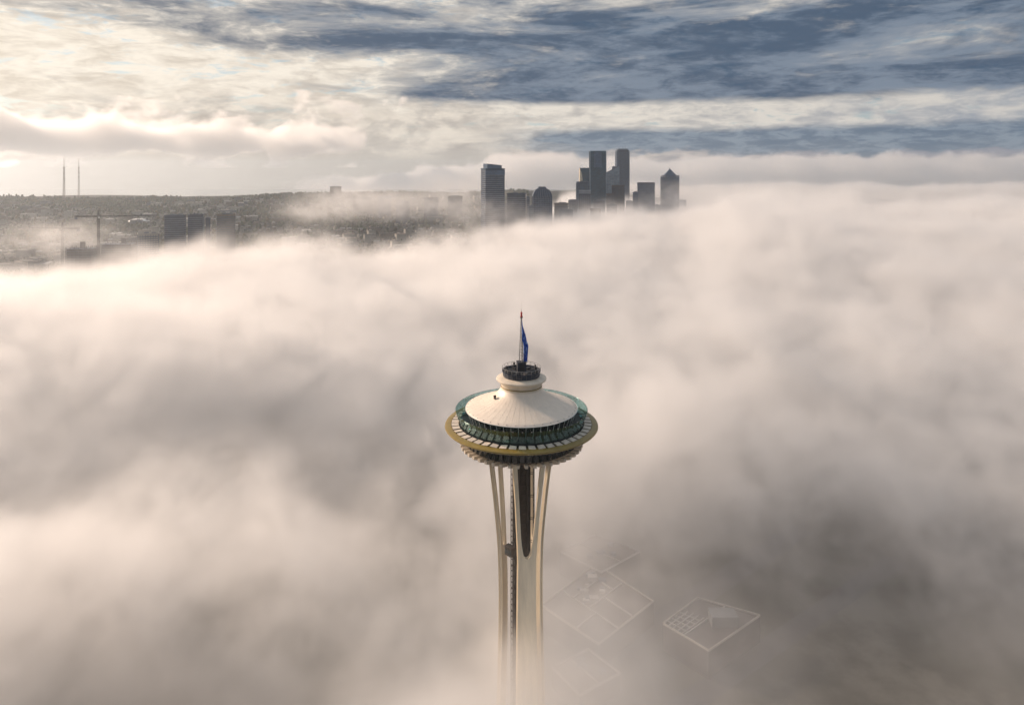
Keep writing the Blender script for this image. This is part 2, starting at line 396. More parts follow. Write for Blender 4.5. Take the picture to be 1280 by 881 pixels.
    for i in range(NP):
        a = 2 * PI * i / NP
        inst('sunshade_panel', pd, T, RZ(a) @ Matrix.Translation((18.2, 0, 152.4)) @ Matrix.Rotation(R(rng.uniform(-6, 6)), 4, 'X') @ Matrix.Rotation(R(rng.uniform(-1, 1)), 4, 'Y') @ Matrix.Translation((-18.2, 0, -152.4)))
        g = inst('glass_panel', gd, T, RZ(a)); inst('glass_clip', cd, g)
        inst('strut', sd, T, RZ(a + PI / NP))
        if i % 2 == 0: inst('glass_bench', bd, T, RZ(a + PI / NP))
    dk = MB(); dk.lathe([(12.0, 153.02), (16.9, 153.0), (16.95, 152.7), (16.7, 152.26)], 96); dk.build('deck', M['deck'], T, R(30))
    iw = MB(); iw.lathe([(12.9, 153.03), (12.9, 157.0)], 48); iw.build('inner_window_wall', M['darkglass'], T)
    fr = MB()
    for i in range(24): fr.box((12.95, 0, 155), (.16, .14, 3.9), RZ(2 * PI * i / 24))
    fr.build('window_posts', M['dark'], T, kind='stuff')
    # dome --------------------------------------------------------------
    dm = MB(); dm.lathe([(15.22, 156.20), (15.30, 156.34), (15.22, 156.46), (14.2, 156.84), (12.8, 157.32), (11.2, 157.90), (9.6, 158.55), (8.3, 159.2), (7.3, 159.85), (6.5, 160.55), (6.0, 161.2), (5.72, 161.75)], 192)
    dome = dm.build('dome_roof', M['dome'], T, R(40))
    un = MB(); un.lathe([(15.2, 156.18), (12.0, 156.95)], 96); un.build('eave', M['dark'], dome, R(30))
    rm = MB(); rm.lathe([(15.34, 156.22), (15.46, 156.3), (15.46, 156.42), (15.32, 156.44)], 144, closed=True); rm.build('gutter', M['white'], dome, R(30))
    sm = MB()
    prof = [(15.1, 156.50), (14.2, 156.84), (12.8, 157.32), (11.2, 157.90), (9.6, 158.55), (8.3, 159.2), (7.3, 159.85), (6.6, 160.45)]
    sm.loft([[Vector((r, -.035, z - .03)), Vector((r, .035, z - .03)), Vector((r, .03, z + .022)), Vector((r, -.03, z + .022))] for r, z in prof])
    M['seam'] = mat('seam_sealant', (.70, .61, .50), .6); sdm = sm.data('seam', M['seam'])
    for i in range(NP): inst('seam', sdm, dome, RZ(2 * PI * (i + .5) / NP))
    kn = MB()
    for i in range(40):
        kn.box((14.9, 0, 156.66), (.16, .12, .14), RZ(2 * PI * (i + .3) / 40))
    kn.build('roof_anchors', M['grey'], dome, kind='stuff')
    ht = MB(); p = RZ(R(-157)); ht.box((7.9, 0, 159.95), (.5, .6, .7), p); ht.box((7.9, 0, 160.4), (.7, .35, .3), p); ht.build('roof_camera', M['darkbrown'], dome)
    # neck and cap --------------------------------------------------------
    nk = MB(); nk.lathe([(5.75, 161.65), (5.62, 162.3), (5.62, 162.9), (5.8, 163.3), (6.25, 163.65), (6.75, 163.95), (6.95, 164.2), (6.9, 164.45), (6.6, 164.62), (5.9, 164.85), (4.9, 165.0), (.1, 165.0)], 144)
    neck = nk.build('neck', M['cream'], T, R(40))
    rb = MB(); rb.lathe([(5.74, 162.28), (5.8, 162.34), (5.8, 162.5), (5.74, 162.56)], 96, closed=True); rb.build('neck_band', M['gold'], neck, R(30))
    # crown ---------------------------------------------------------------
    cr = MB(); cr.lathe([(4.75, 165.02), (5.05, 165.05), (5.05, 165.2), (4.75, 165.2)], 24, closed=True); crown = cr.build('crown', M['dark'], T)
    fl = MB(); fl.lathe([(.05, 166.1), (5.1, 166.1), (4.95, 165.22)], 24); fl.build('crown_floor', M['dark'], crown)
    wp = 5.2 * math.tan(PI / 24) * .95
    pp = MB(); pp.loft([[Vector((5.02, -wp * .97, 165.05)), Vector((5.02, wp * .97, 165.05)), Vector((4.9, wp * .97, 165.05)), Vector((4.9, -wp * .97, 165.05))],
                        [Vector((5.32, -wp, 166.6)), Vector((5.32, wp, 166.6)), Vector((5.22, wp, 166.6)), Vector((5.22, -wp, 166.6))]])
    pdm = pp.data('parapet_panel', M['navy'])
    ps = MB(); ps.tube((5.02, 0, 165.1), (5.4, 0, 167.5), .05, n=5); psd = ps.data('rail_post', M['grey'])
    for i in range(24):
        a = 2 * PI * (i + .5) / 24; inst('parapet_panel', pdm, crown, RZ(a)); inst('rail_post', psd, crown, RZ(a + PI / 24))
    rl = MB(); rl.lathe([(5.36, 167.46), (5.42, 167.42), (5.42, 167.5), (5.36, 167.54)], 48, closed=True); rl.lathe([(5.3, 167.0), (5.34, 166.97), (5.34, 167.03)], 48, closed=True)
    rl.build('hand_rail', M['grey'], crown)
    for a, s_ in ((200, .9), (340, .8), (25, .6), (118, .7), (262, .5)):
        e = MB(); mtx = RZ(R(a)); e.box((4.3, 0, 166.1 + .55 * s_), (.7 * s_, .9 * s_, 1.1 * s_), mtx); e.box((4.3, 0, 166.1 + 1.75 * s_), (.55 * s_, .7 * s_, .8 * s_), mtx); e.tube(mtx @ Vector((4.3, 0, 166.5)), mtx @ Vector((4.3, 0, 167.6)), .1)
        e.build('floodlight', M['dark'], crown)
    pl = MB()
    for i in range(9):
        a = 2 * PI * i / 9 + .2; pl.box((3.1, 0, 166.3), (1.5, .5 + .2 * (i % 3), .4 + .2 * (i % 2)), RZ(a))
    pl.build('roof_equipment', M['dark'], crown, kind='stuff')
    # mast -----------------------------------------------------------------
    bx = MB(); bx.box((0, 0, 167.05), (2.3, 2.3, 3.4), RZ(R(8))); hs = bx.build('mast_house', M['navy'], T)
    for i in range(4):
        d_ = MB(); d_.box((1.17, 0, 167.1), (.06, 1.6, 2.6), RZ(R(8 + 90 * i))); d_.build('hatch_panel', M['dark'], hs)
    rf = MB(); rf.box((0, 0, 168.82), (2.5, 2.5, .14), RZ(R(8))); rf.build('mast_house_roof', M['dark'], hs)
    mm = MB()
    for k in range(3):
        a = R(40 + 120 * k); mm.tube((.62 * math.cos(a), .62 * math.sin(a), 168.8), (.13 * math.cos(a), .13 * math.sin(a), 181.2), .13, .08, 6)
    mast = mm.build('mast', M['grey'], T)
    br = MB(); zz_ = np.linspace(169.2, 181, 15)
    for j in range(14):
        for k in range(3):
            f0, f1 = (.62 - .49 * (zz_[j] - 168.8) / 12.4), (.62 - .49 * (zz_[j + 1] - 168.8) / 12.4)
            a, b = R(40 + 120 * k), R(160 + 120 * k)
            br.tube((f0 * math.cos(a), f0 * math.sin(a), zz_[j]), (f1 * math.cos(b), f1 * math.sin(b), zz_[j + 1]), .035, n=4)
    br.build('mast_bracing', M['grey'], mast, kind='stuff')
    bc = MB(); bc.lathe([(.02, 181.15), (.3, 181.2), (.34, 181.45), (.22, 181.6), (.22, 181.9), (.30, 182.1), (.2, 182.5), (.02, 182.6)], 20); bc.build('beacon', M['red'], mast, R(30))
    cl_ = MB(); cl_.lathe([(.02, 180.9), (.42, 180.95), (.42, 181.12), (.02, 181.14)], 20); cl_.build('collar', M['dark'], mast)
    an = MB(); an.tube((0, 0, 182.5), (0, 0, 183.6), .09, .07); an.tube((0, 0, 183.6), (0, 0, 185.6), .05, .025); an.build('lightning_rod', M['white'], mast)
    # flag -------------------------------------------------------------------
    fv = []; ff = []; uv = []; NU, NV = 14, 44
    for j in range(NV + 1):
        v = j / NV; z = 180.2 - v * 11.3
        spread = .25 + 1.0 * sst(v, .0, .45) - .25 * float(sst(v, .55, 1))
        for i in range(NU + 1):
            u = i / NU
            off = .30 + (.0 if v < .42 else 1) * 0
            base = .02 + .55 * float(sst(v, .42, .62)) + .05 * v
            x = base + u * spread * 1.05
            y = -.35 + .30 * math.sin(u * 11 + v * 5) * (.35 + .65 * v) + .12 * math.sin(v * 16 + u * 3)
            fv.append((x, y, z - .5 * u * (1 - v) - .18 * math.sin(u * 9) * v)); uv.append((u, v * 2))
    n = NU + 1
    ff = [(j * n + i, j * n + i + 1, (j + 1) * n + i + 1, (j + 1) * n + i) for j in range(NV) for i in range(NU)]
    me = bpy.data.meshes.new('flag'); me.from_pydata(fv, [], ff); me.materials.append(M['flag'])
    ul = me.uv_layers.new(name='UVMap')
    for l in me.loops: ul.data[l.index].uv = uv[l.vertex_index]
    me.polygons.foreach_set('use_smooth', [True] * len(ff))
    o = bpy.data.objects.new('flag', me); COL.objects.link(o); md_ = o.modifiers.new('thick', 'SOLIDIFY'); md_.thickness = .04
    tag(o, 'blue patterned flag hanging limp from the mast of the observation tower', 'flag')
build_tower()

# ------------------------------------------------------------------ downtown towers
def place(x0, x1, ytop, dist):
    """pixel span and top row at a horizontal distance -> centre, width, top height"""
    a, b = at(x0, ytop, dist=dist), at(x1, ytop, dist=dist)
    return Vector(((a.x + b.x) / 2, (a.y + b.y) / 2, 0)), (b - a).length, (a.z + b.z) / 2
def ring_bands(w, d, z0, z1, step, h, t, mb, inset=0):
    z = z0
    while z < z1 - h:
        for (cx, cy_, sx, sy) in ((0, -d / 2 - t / 2, w + 2 * t, t), (0, d / 2 + t / 2, w + 2 * t, t), (-w / 2 - t / 2, 0, t, d), (w / 2 + t / 2, 0, t, d)):
            mb.box((cx, cy_, z + h / 2), (sx, sy, h))
        z += step
def piers(w, d, z0, z1, step, pw, t, mb):
    for L, ax in ((w, 0), (d, 1)):
        n = max(2, int(L / step)); 
        for i in range(n + 1):
            p = -L / 2 + L * i / n
            for s_ in (-1, 1):
                if ax == 0: mb.box((p, s_ * (d / 2 + t / 2), (z0 + z1) / 2), (pw, t, z1 - z0))
                else: mb.box((s_ * (w / 2 + t / 2), p, (z0 + z1) / 2), (t, pw, z1 - z0))
def box_tower(x0, x1, ytop, dist, label, body, trim=None, style='bands', yaw=0, depth=None, dark_top=None, roof='plant', name='office_tower', step=4.0, group=None):
    c, app, zt = place(x0, x1, ytop, dist)
    yaw_r = R(yaw) + math.atan2(-(c.x - CAM.x), c.y - CAM.y)
    k = 1.0 if depth is None else depth
    w = app / (math.cos(R(yaw)) + k * abs(math.sin(R(yaw)))); d = w * k
    z0 = float(H(c.x, c.y)) - 6; c.z = z0
    c += Vector((c.x - CAM.x, c.y - CAM.y, 0)).normalized() * d / 2
    T = thing(name, label, 'building', c, yaw_r, group); hgt = zt - z0
    mb = MB(); mb.box((0, 0, hgt / 2), (w, d, hgt)); mb.build('wall', body, T)
    if trim:
        q = MB()
        if style in ('bands', 'both'): ring_bands(w, d, 4, hgt - 3, step, step * .42, .45, q)
        if style in ('piers', 'both'): piers(w, d, 2, hgt - 2, step, 1.0, .6 if style == 'piers' else .75, q)
        q.build('spandrels' if style == 'bands' else 'piers', trim, T, kind='stuff')
    pr = MB()
    for (cx, cy_, sx, sy) in ((0, -d / 2, w + 1.4, 1.2), (0, d / 2, w + 1.4, 1.2), (-w / 2, 0, 1.2, d - 1.3), (w / 2, 0, 1.2, d - 1.3)): pr.box((cx, cy_, hgt + .2), (sx, sy, 2.4))
    pr.build('parapet', dark_top or body, T)
    if roof == 'plant':
        rr = random.Random(int(x0 * 7)); pb = MB()
        for i in range(4): pb.box((rr.uniform(-.3, .3) * w, rr.uniform(-.3, .3) * d, hgt + 1.2), (rr.uniform(.1, .25) * w, rr.uniform(.1, .25) * d, rr.uniform(2, 4.5)))
        pb.build('roof_plant', M['f_grey'], T)
    return T, w, d, hgt

def downtown():
    # banded tower with curved raised crown
    T, w, d, h = box_tower(601.2, 630.8, 211.5, 1350, 'grey banded office tower with raised slanting roof screen beside the low slab', M['f_win'], M['f_grey'], 'bands', yaw=24, depth=.55, roof=None)
    s = MB(); s.loft([[Vector((-w * .40, -d * .46, h + .5)), Vector((w * .36, -d * .46, h + .5)), Vector((w * .46, d * .1, h + .5)), Vector((w * .36, d * .46, h + .5)), Vector((-w * .40, d * .46, h + .5))],
                      [Vector((-w * .40, -d * .46, h + 10.5)), Vector((w * .36, -d * .46, h + 7.5)), Vector((w * .46, d * .1, h + 6.4)), Vector((w * .36, d * .46, h + 6.5)), Vector((-w * .40, d * .46, h + 10.5))]]); s.build('roof_screen', M['f_blue'], T)
    s = MB(); s.box((0, -d * .5 - .6, h - 7), (w + 1, .5, 9)); s.build('louvre_band', M['f_blue'], T)
    # slab
    box_tower(634.0, 658.5, 242.5, 1420, 'low grey slab block with horizontal window strips beside the domed tower', M['f_win'], M['f_grey'], 'bands', yaw=-8, depth=.5, name='office_block')
    box_tower(655.5, 662.0, 247, 1500, 'narrow grey block behind the low striped slab', M['f_grey'], M['f_win'], 'bands', depth=1, name='office_block')
    # rounded-top tower
    c, w, zt = place(665.5, 689.5, 246, 1400); z0 = float(H(c.x, c.y)) - 6; c.z = z0; h = zt - z0
    T = thing('office_tower', 'dark pier-fronted tower with rounded stepped dome top', 'building', c, R(3))
    b = MB(); b.box((0, 0, h / 2), (w * .96, w * .8, h)); b.build('wall', M['f_dark'], T)
    q = MB(); piers(w * .96, w * .8, 2, h + 1, 3.2, .9, .6, q); q.build('piers', M['f_grey'], T, kind='stuff')
    q = MB(); ring_bands(w * .96, w * .8, 4, h - 2, 4, .9, .3, q); q.build('spandrels', M['f_grey'], T, kind='stuff')
    q = MB(); rings = []
    for fz, fw in ((0, .98), (5, .94), (9, .86), (12.5, .74), (15, .62), (16.3, .52), (16.4, .42), (20.2, .38), (20.3, .30)):
        rings.append([Vector((sx * w * fw / 2, sy * w * .8 * fw / 2, h + fz)) for sx, sy in ((-1, -1), (1, -1), (1, 1), (-1, 1))])
    q.loft(rings); dome = q.build('dome_top', M['f_dark'], T)
    q = MB()
    for i in range(9):
        u = -0.5 + i / 8
        for k in range(4):
            z_a, w_a = ((0, .98), (5, .94), (9, .86), (12.5, .74), (15, .62))[k]; z_b, w_b = ((0, .98), (5, .94), (9, .86), (12.5, .74), (15, .62))[k + 1]
            q.tube((u * w * w_a, -w * .4 * w_a - .2, h + z_a), (u * w * w_b, -w * .4 * w_b - .2, h + z_b), .5, n=4)
    q.build('dome_ribs', M['f_grey'], dome, kind='stuff')
    # low blocks
    box_tower(693, 710, 255, 1480, 'squat brown block between the domed tower and the tall glass tower', M['f_brown'], M['f_win'], 'bands', depth=.8, name='office_block')
    box_tower(710.8, 721.5, 251, 1520, 'pale narrow block beside the squat brown block', M['f_grey'], M['f_brown'], 'piers', depth=.8, name='office_block')
    box_tower(720, 736.5, 228, 1700, 'grey stepped tower with pale band in front of the tallest glass slab', M['f_blue'], M['f_grey'], 'piers', depth=.8, yaw=6)
    T, w, d, h = box_tower(723.5, 738.5, 243, 1560, 'dark pier-fronted block with a pale top storey', M['f_dark'], M['f_grey'], 'piers', depth=.8, roof=None, name='office_block')
    q = MB(); q.box((0, 0, h + 4.5), (w * .98, d * .98, 8)); q.build('pale_top_storey', M['f_light'], T)
    # wedge tower, its sunlit edge put into the fin colour
    c, w, zt = place(724.2, 738, 210, 1850); z0 = float(H(c.x, c.y)); c.z = z0; h = zt - z0
    T = thing('office_tower', 'teal tower with curving cream edge coloured as sunlit beside the tallest glass slab', 'building', c, 0)
    b = MB(); b.loft([[Vector((-w * fx, -w * .4, z)), Vector((w / 2, -w * .4, z)), Vector((w / 2, w * .4, z)), Vector((-w * fx, w * .4, z))] for z, fx in ((0, .22), (h - 40, .22), (h - 30, .24), (h - 15, .30), (h, .5))]); b.build('wall', M['f_teal'], T)
    b = MB(); b.loft([[Vector((-w * .5, -w * .38, z)), Vector((-w * fx - .1, -w * .42, z)), Vector((-w * fx - .1, w * .3, z)), Vector((-w * .5, w * .3, z))] for z, fx in ((0, .24), (h - 40, .24), (h - 30, .26), (h - 15, .32), (h - 1, .49))]); b.build('edge_fin', M['f_cream'], T)
    q = MB()
    for z in np.arange(6, h - 4, 4): q.box((w * .1, -w * .4 - .2, z), (w * .74, .4, 1.0))
    q.build('spandrels', M['f_dark'], T, kind='stuff')
    # glass slab
    T, w, d, h = box_tower(736.2, 757.3, 189.5, 1650, 'tall flat-topped teal glass slab tower', M['f_teal'], None, yaw=7, depth=.75, roof=None)
    q = MB(); ring_bands(w, d, 4, h - 2, 4.2, .55, .25, q); q.build('spandrels', M['f_dark'], T, kind='stuff')
    q = MB(); piers(w, d, 2, h - 1, 4.5, .35, .35, q); q.build('mullions', M['f_dark'], T, kind='stuff')
    for s_ in (-1, 1):
        q = MB(); q.box((s_ * (w / 2 + .5), -d / 2 - .5, h / 2), (1.3, 1.3, h + 1)); q.build('corner_fin', M['f_sky'], T)
    q = MB(); q.box((-w * .02, -d / 2 - .5, h - 20), (w * .5, .5, 36)); q.build('curtain_panel', M['f_blue'], T)
    # slanted glass tower
    c, w, zt = place(757.2, 774.2, 214, 1750); z0 = float(H(c.x, c.y)); c.z = z0; h = zt - z0; hb = 21
    T = thing('office_tower', 'pale sky-reflecting glass tower with steep slanting roof', 'building', c, R(-8))
    b = MB(); b.loft([[Vector((-w / 2, -w * .35, 0)), Vector((w / 2, -w * .35, 0)), Vector((w / 2, w * .35, 0)), Vector((-w / 2, w * .35, 0))],
                      [Vector((-w / 2, -w * .35, h - 4)), Vector((w / 2, -w * .35, h + hb * .55)), Vector((w / 2, w * .35, h + hb * .55)), Vector((-w / 2, w * .35, h - 4))]]); b.build('wall', M['f_sky'], T)
    q = MB()
    for u in (-.5, -.3, -.12, .06, .22, .36, .5):
        zt_ = h - 4 + (u + .5) * (hb * .55 + 4); q.tube((u * w, -w * .35 - .2, 2), (u * w * .95 + .6, -w * .35 - .2, zt_), .4, n=4)
    for z in np.arange(8, h - 8, 7): q.box((0, -w * .35 - .15, z), (w, .3, .5))
    q.build('mullions', M['f_light'], T, kind='stuff')
    q = MB(); q.tube((-w / 2, -w * .35, h - 4), (w / 2, -w * .35, h + hb * .55), .7, n=6); q.build('roof_edge', M['f_light'], T)
    # tallest black tower
    c, app, zt = place(769.6, 786.2, 188.0, 2250); z0 = float(H(c.x, c.y)); c.z = z0; h = zt - z0; r = app / 2
    T = thing('office_tower', 'tallest near-black skyscraper with chamfered corners and rooftop aerials', 'building', c, R(4))
    oct_ = [(-1, -.55), (-.8, -.75), (.8, -.75), (1, -.55), (1, .55), (.8, .75), (-.8, .75), (-1, .55)]
    b = MB(); b.loft([[Vector((px * r * k, py * r * k, z)) for px, py in oct_] for z, k in ((0, 1), (h - 5, 1), (h - 4.9, .97), (h, .95))]); b.build('wall', M['f_dark'], T)
    q = MB()
    for z in np.arange(6, h - 5, 4):
        q.loft([[Vector((px * (r + .25), py * (r + .33), zz_)) for px, py in oct_] for zz_ in (z, z + 1.3)], caps=False)
    q.build('spandrels', M['f_dark'], T, kind='stuff')
    q = MB()
    for u in np.linspace(-.76, .76, 12): q.box((u * r, -.75 * r - .45, h / 2 - 3), (.7, .5, h - 8))
    q.build('piers', M['f_blue'], T, kind='stuff')
    q = MB(); q.loft([[Vector((px * r * .8, py * r * .8, z)) for px, py in oct_] for z in (h - .3, h + 4.5)]); pent = q.build('penthouse', M['f_grey'], T)
    for ux, hh in ((-.5, 6), (.1, 8), (.45, 12)):
        q = MB(); q.tube((ux * r, 0, h + 4), (ux * r, 0, h + 4 + hh), .6, .4); q.build('aerial', M['f_grey'], pent)
    box_tower(765.2, 771, 209, 2150, 'slim dark tower half hidden behind the slanting glass tower', M['f_dark'], M['f_blue'], 'piers', depth=1)
    box_tower(765.0, 780.5, 232.5, 1600, 'brown ribbed tower in front of the tallest black skyscraper', M['f_brown'], M['f_dark'], 'piers', depth=.8, step=3.0)
    box_tower(757.8, 766.5, 243, 1560, 'small brown block at the foot of the slanting glass tower', M['f_brown'], M['f_dark'], 'bands', depth=.8, name='office_block')
    # flat dark box
    T, w, d, h = box_tower(797, 818.2, 229, 1800, 'dark flat-topped box tower with overhanging cornice', M['f_dark'], M['f_blue'], 'both', depth=.7, roof=None, step=4.2)
    q = MB(); q.box((0, 0, h - 1.5), (w + 2.4, d + 2.4, 3.4)); q.build('cornice', M['f_dark'], T)
    box_tower(791, 797.5, 241, 1750, 'slim blue-grey block against the flat dark box tower', M['f_blue'], M['f_dark'], 'bands', depth=1, name='office_block')
    # pyramid-topped tower
    c, app, zt = place(826.5, 848.0, 221, 1900); z0 = float(H(c.x, c.y)); c.z = z0; h = zt - z0; w = app
    T = thing('office_tower', 'blue-grey tower with shoulders and a pointed pyramid roof', 'building', c, R(-4))
    b = MB(); b.box((0, 0, h / 2), (w * .96, w * .8, h)); b.build('wall', M['f_blue'], T)
    q = MB(); piers(w * .96, w * .8, 2, h - 1, 4.2, 1.1, .6, q); q.build('piers', M['f_dark'], T, kind='stuff')
    q = MB(); ring_bands(w * .96, w * .8, 6, h - 4, 8, .9, .35, q); q.build('spandrels', M['f_dark'], T, kind='stuff')
    for s_ in (-1, 1):
        q = MB(); q.box((s_ * w * .40, 0, h + 2), (w * .2, w * .82, 4)); q.box((s_ * w * .40, -w * .41, h - 1.2), (w * .16, .8, 2.0)); q.build('shoulder', M['f_light'], T)
    q = MB(); q.loft([[Vector((sx * w * k, sy * w * .8 * k, h + z)) for sx, sy in ((-1, -1), (1, -1), (1, 1), (-1, 1))] for z, k in ((-.5, .32), (4, .31), (4.1, .33), (14, .14), (21, .02))])
    pyr = q.build('pyramid_roof', M['f_blue'], T)
    q = MB(); 
    for s_ in (-1, 1): q.tube((s_ * w * .33, -w * .8 * .33, h + 4.1), (0, 0, h + 21), .6, n=5)
    q.build('roof_edge', M['f_light'], pyr)
    q = MB(); q.tube((0, 0, h + 20), (0, 0, h + 25), 1.0, .5); q.build('finial', M['f_dark'], pyr)
    # scattered lower blocks behind the fog front
    box_tower(742, 756, 252, 1500, 'low dark block at the foot of the tall glass slab', M['f_dark'], M['f_grey'], 'bands', depth=.8, name='office_block')
    for x0, x1, yt, dd, lb, m1, m2 in ((699, 716, 263, 1420, 'short dark block below the squat brown block', 'f_dark', 'f_grey'), (759, 771, 257, 1500, 'short grey block below the slanting glass tower', 'f_grey', 'f_win'),
            (782.5, 791, 252, 1900, 'blue-grey block squeezed beside the tallest black skyscraper', 'f_blue', 'f_dark'), (818.5, 826, 257, 1850, 'low grey block between the flat dark box and the pyramid roof', 'f_grey', 'f_win'), (738, 751, 262, 1380, 'brown low block nearest the fog below the tall glass slab', 'f_brown', 'f_win'),
            (661, 667, 258, 1380, 'low pale block between the striped slab and the domed tower', 'f_grey', 'f_light'), (628, 637, 256, 1600, 'low grey block between the banded tower and the striped slab', 'f_grey', 'f_win'), (848, 858, 251, 2100, 'hazy low block beyond the pyramid-roofed tower', 'f_blue', 'f_grey')):
        box_tower(x0, x1, yt, dd, lb, M[m1], M[m2], 'bands', depth=.8, name='office_block')
    # mid-distance blocks on the hill side
    box_tower(412.5, 426.5, 234.0, 2650, 'lone brick apartment tower rising above the hill ridge', M['f_brown'], M['wall2'], 'bands', depth=.8, name='apartment_tower', step=3.5)
    box_tower(441, 465, 247.5, 2350, 'long brown hospital block on the hill below the lone tower', M['f_brown'], M['wall2'], 'bands', depth=.5, name='apartment_block')
    box_tower(472, 489, 246.0, 2300, 'blue-grey block beside the long brown hospital block', M['f_blue'], M['f_grey'], 'bands', depth=.6, name='apartment_block')
    box_tower(495, 512, 252, 2200, 'low dark block on the hill beside the blue-grey block', M['f_dark'], M['f_grey'], 'bands', depth=.6, name='apartment_block')
    box_tower(530, 548, 248, 2250, 'grey apartment block on the hill between the low dark block and a brown one', M['f_grey'], M['f_win'], 'bands', depth=.6, name='apartment_block')
    box_tower(560, 578, 246, 2300, 'brown apartment block on the hill nearest the banded office tower', M['f_brown'], M['f_win'], 'bands', depth=.6, name='apartment_block')
    box_tower(205.5, 232.5, 270, 1450, 'wide dark glass office block beside the crane site, higher half', M['f_win'], M['f_grey'], 'bands', depth=.6, yaw=-10, name='office_block')
    box_tower(235, 255.5, 269, 1500, 'dark flat office block adjoining the wide dark glass block', M['f_dark'], M['f_grey'], 'bands', depth=.6, yaw=-10, name='office_block')
    box_tower(257, 263, 273, 1520, 'small dark annex at the end of the dark office blocks', M['f_dark'], None, depth=1, name='office_block')
    box_tower(271, 294, 268.5, 1640, 'brown-roofed block beyond the dark office blocks', M['wall2'], M['f_grey'], 'bands', depth=.6, name='office_block')
    box_tower(172, 198, 292.5, 1450, 'pale grey block beside the crane site', M['wall1'], M['f_grey'], 'both', depth=.6, name='office_block')
downtown()

# ------------------------------------------------------------------ cranes and broadcast masts
def lattice(mb, a, b, w0, w1, n, r):
    a, b = Vector(a), Vector(b); q = (b - a).to_track_quat('Z', 'Y'); L = (b - a).length
    def P(u, k):
        w = (w0 + (w1 - w0) * u) / 2; sx, sy = ((-1, -1), (1, -1), (1, 1), (-1, 1))[k % 4]
        return a + q @ Vector((sx * w, sy * w, u * L))
    for k in range(4): mb.tube(P(0, k), P(1, k), r, n=4)
    for i in range(n):
        for k in range(4):
            mb.tube(P(i / n, k), P((i + 1) / n, k + 1), r * .7, n=4, caps=False); mb.tube(P((i + 1) / n, k), P((i + 1) / n, k + 1), r * .7, n=4, caps=False)
M['crane'] = mat('crane_paint', (.05, .045, .04), .6, var=.2)
def crane(px, ybase, ytop, dist, ang, jl, cl, label):
    p = at(px, ybase, dist=dist); zt = at(px, ytop, dist=dist).z
    T = thing('tower_crane', label, 'crane', p, R(ang), 'tower cranes over the construction site'); h = zt - p.z
    b = MB(); lattice(b, (0, 0, -30), (0, 0, h), 2.6, 2.6, int((h + 30) / 4), .55); b.build('mast', M['crane'], T)
    b = MB(); lattice(b, (1, 0, h + .8), (jl, 0, h + 1.2), 1.8, 1.0, int(jl / 3), .32); b.build('jib', M['crane'], T)
    b = MB(); lattice(b, (-1, 0, h + .8), (-cl, 0, h + .8), 1.8, 1.8, int(cl / 3), .7); cj = b.build('counter_jib', M['crane'], T)
    b = MB(); b.box((-cl + 2, 0, h - 1.5), (4, 2.4, 5)); b.build('counterweight', M['f_grey'], cj)
    b = MB(); lattice(b, (0, 0, h + 1.5), (0, 0, h + 11), 2.2, .8, 3, .5); ap = b.build('apex', M['crane'], T)
    b = MB(); b.tube((0, 0, h + 11), (jl * .65, 0, h + 2), .14, n=4); b.tube((0, 0, h + 11), (-cl + 2, 0, h + 2), .14, n=4); b.build('tie_rod', M['crane'], ap)
    b = MB(); b.box((1.4, -1.8, h - 1.4), (2.2, 1.8, 2.6)); b.build('cab', M['white'], T)
crane(123, 308, 271, 1400, 12, 95, 37, 'tall tower crane with long jib beside the pale grey block')
crane(78, 312, 286, 1420, 172, 60, 32, 'lower tower crane half sunk in mist beside the taller one')
def site(px0, px1, ytop, dist, label, rr):
    c, w, zt = place(px0, px1, ytop, dist); z0 = float(H(c.x, c.y)); c.z = z0; h = zt - z0
    T = thing('construction_site', label, 'building', c, .1, 'unfinished building frames under the cranes')
    n = 0; z = 3
    for z in np.arange(4, h, 4.2):
        b = MB(); b.box((0, 0, z), (w, w * .5, .7)); b.build('floor_slab', M['f_grey'], T)
    for i in range(7):
        for s_ in (-1, 1):
            b = MB(); b.box((-w * .46 + w * .92 * i / 6, s_ * w * .23, h / 2), (1.0, 1.0, h + rr.uniform(0, 5))); b.build('column', M['f_brown'], T)
    b = MB(); b.box((0, 0, h / 2 - 1), (w * .9, w * .4, h - 2)); b.build('inner_wall', M['f_brown'], T)
    b = MB(); b.box((w * rr.uniform(-.2, .2), 0, h + 3), (6, 6, 12)); b.build('lift_core', M['f_brown'], T)
rr = random.Random(3)
site(83, 120, 309, 1380, 'unfinished brown concrete frame under the lower crane', rr)
site(127, 170, 304, 1420, 'unfinished brown concrete frame beside the tall crane mast', rr)
M['mastpaint'] = mat('mast_paint', (.22, .16, .14), .6)
for px, yb, yt, dd, lb in ((80, 246, 196, 3000, 'tall lattice broadcast mast on the ridge, the darker of the pair'), (98.5, 246, 198, 3350, 'paler lattice broadcast mast on the ridge, the slimmer of the pair')):
    p = at(px, yb, dist=dd); p.z = float(H(p.x, p.y)) - 2; zt = at(px, yt, dist=dd).z; h = zt - p.z
    T = thing('broadcast_mast', lb, 'mast', p, .3, 'broadcast masts on the ridge')
    wb = 7.5 if dd < 3200 else 5.5
    b = MB(); lattice(b, (0, 0, 0), (0, 0, h * .78), wb, 3.0, 26, .42 if dd < 3200 else .34); b.build('lattice', M['mastpaint'], T)
    b = MB(); b.tube((0, 0, h * .77), (0, 0, h), 1.1, .5, 8); b.build('aerial', M['mastpaint'], T)
    for fz in (.55, .66, .78):
        b = MB(); b.box((0, 0, h * fz), (6, 6, 2)); b.build('platform', M['mastpaint'], T)

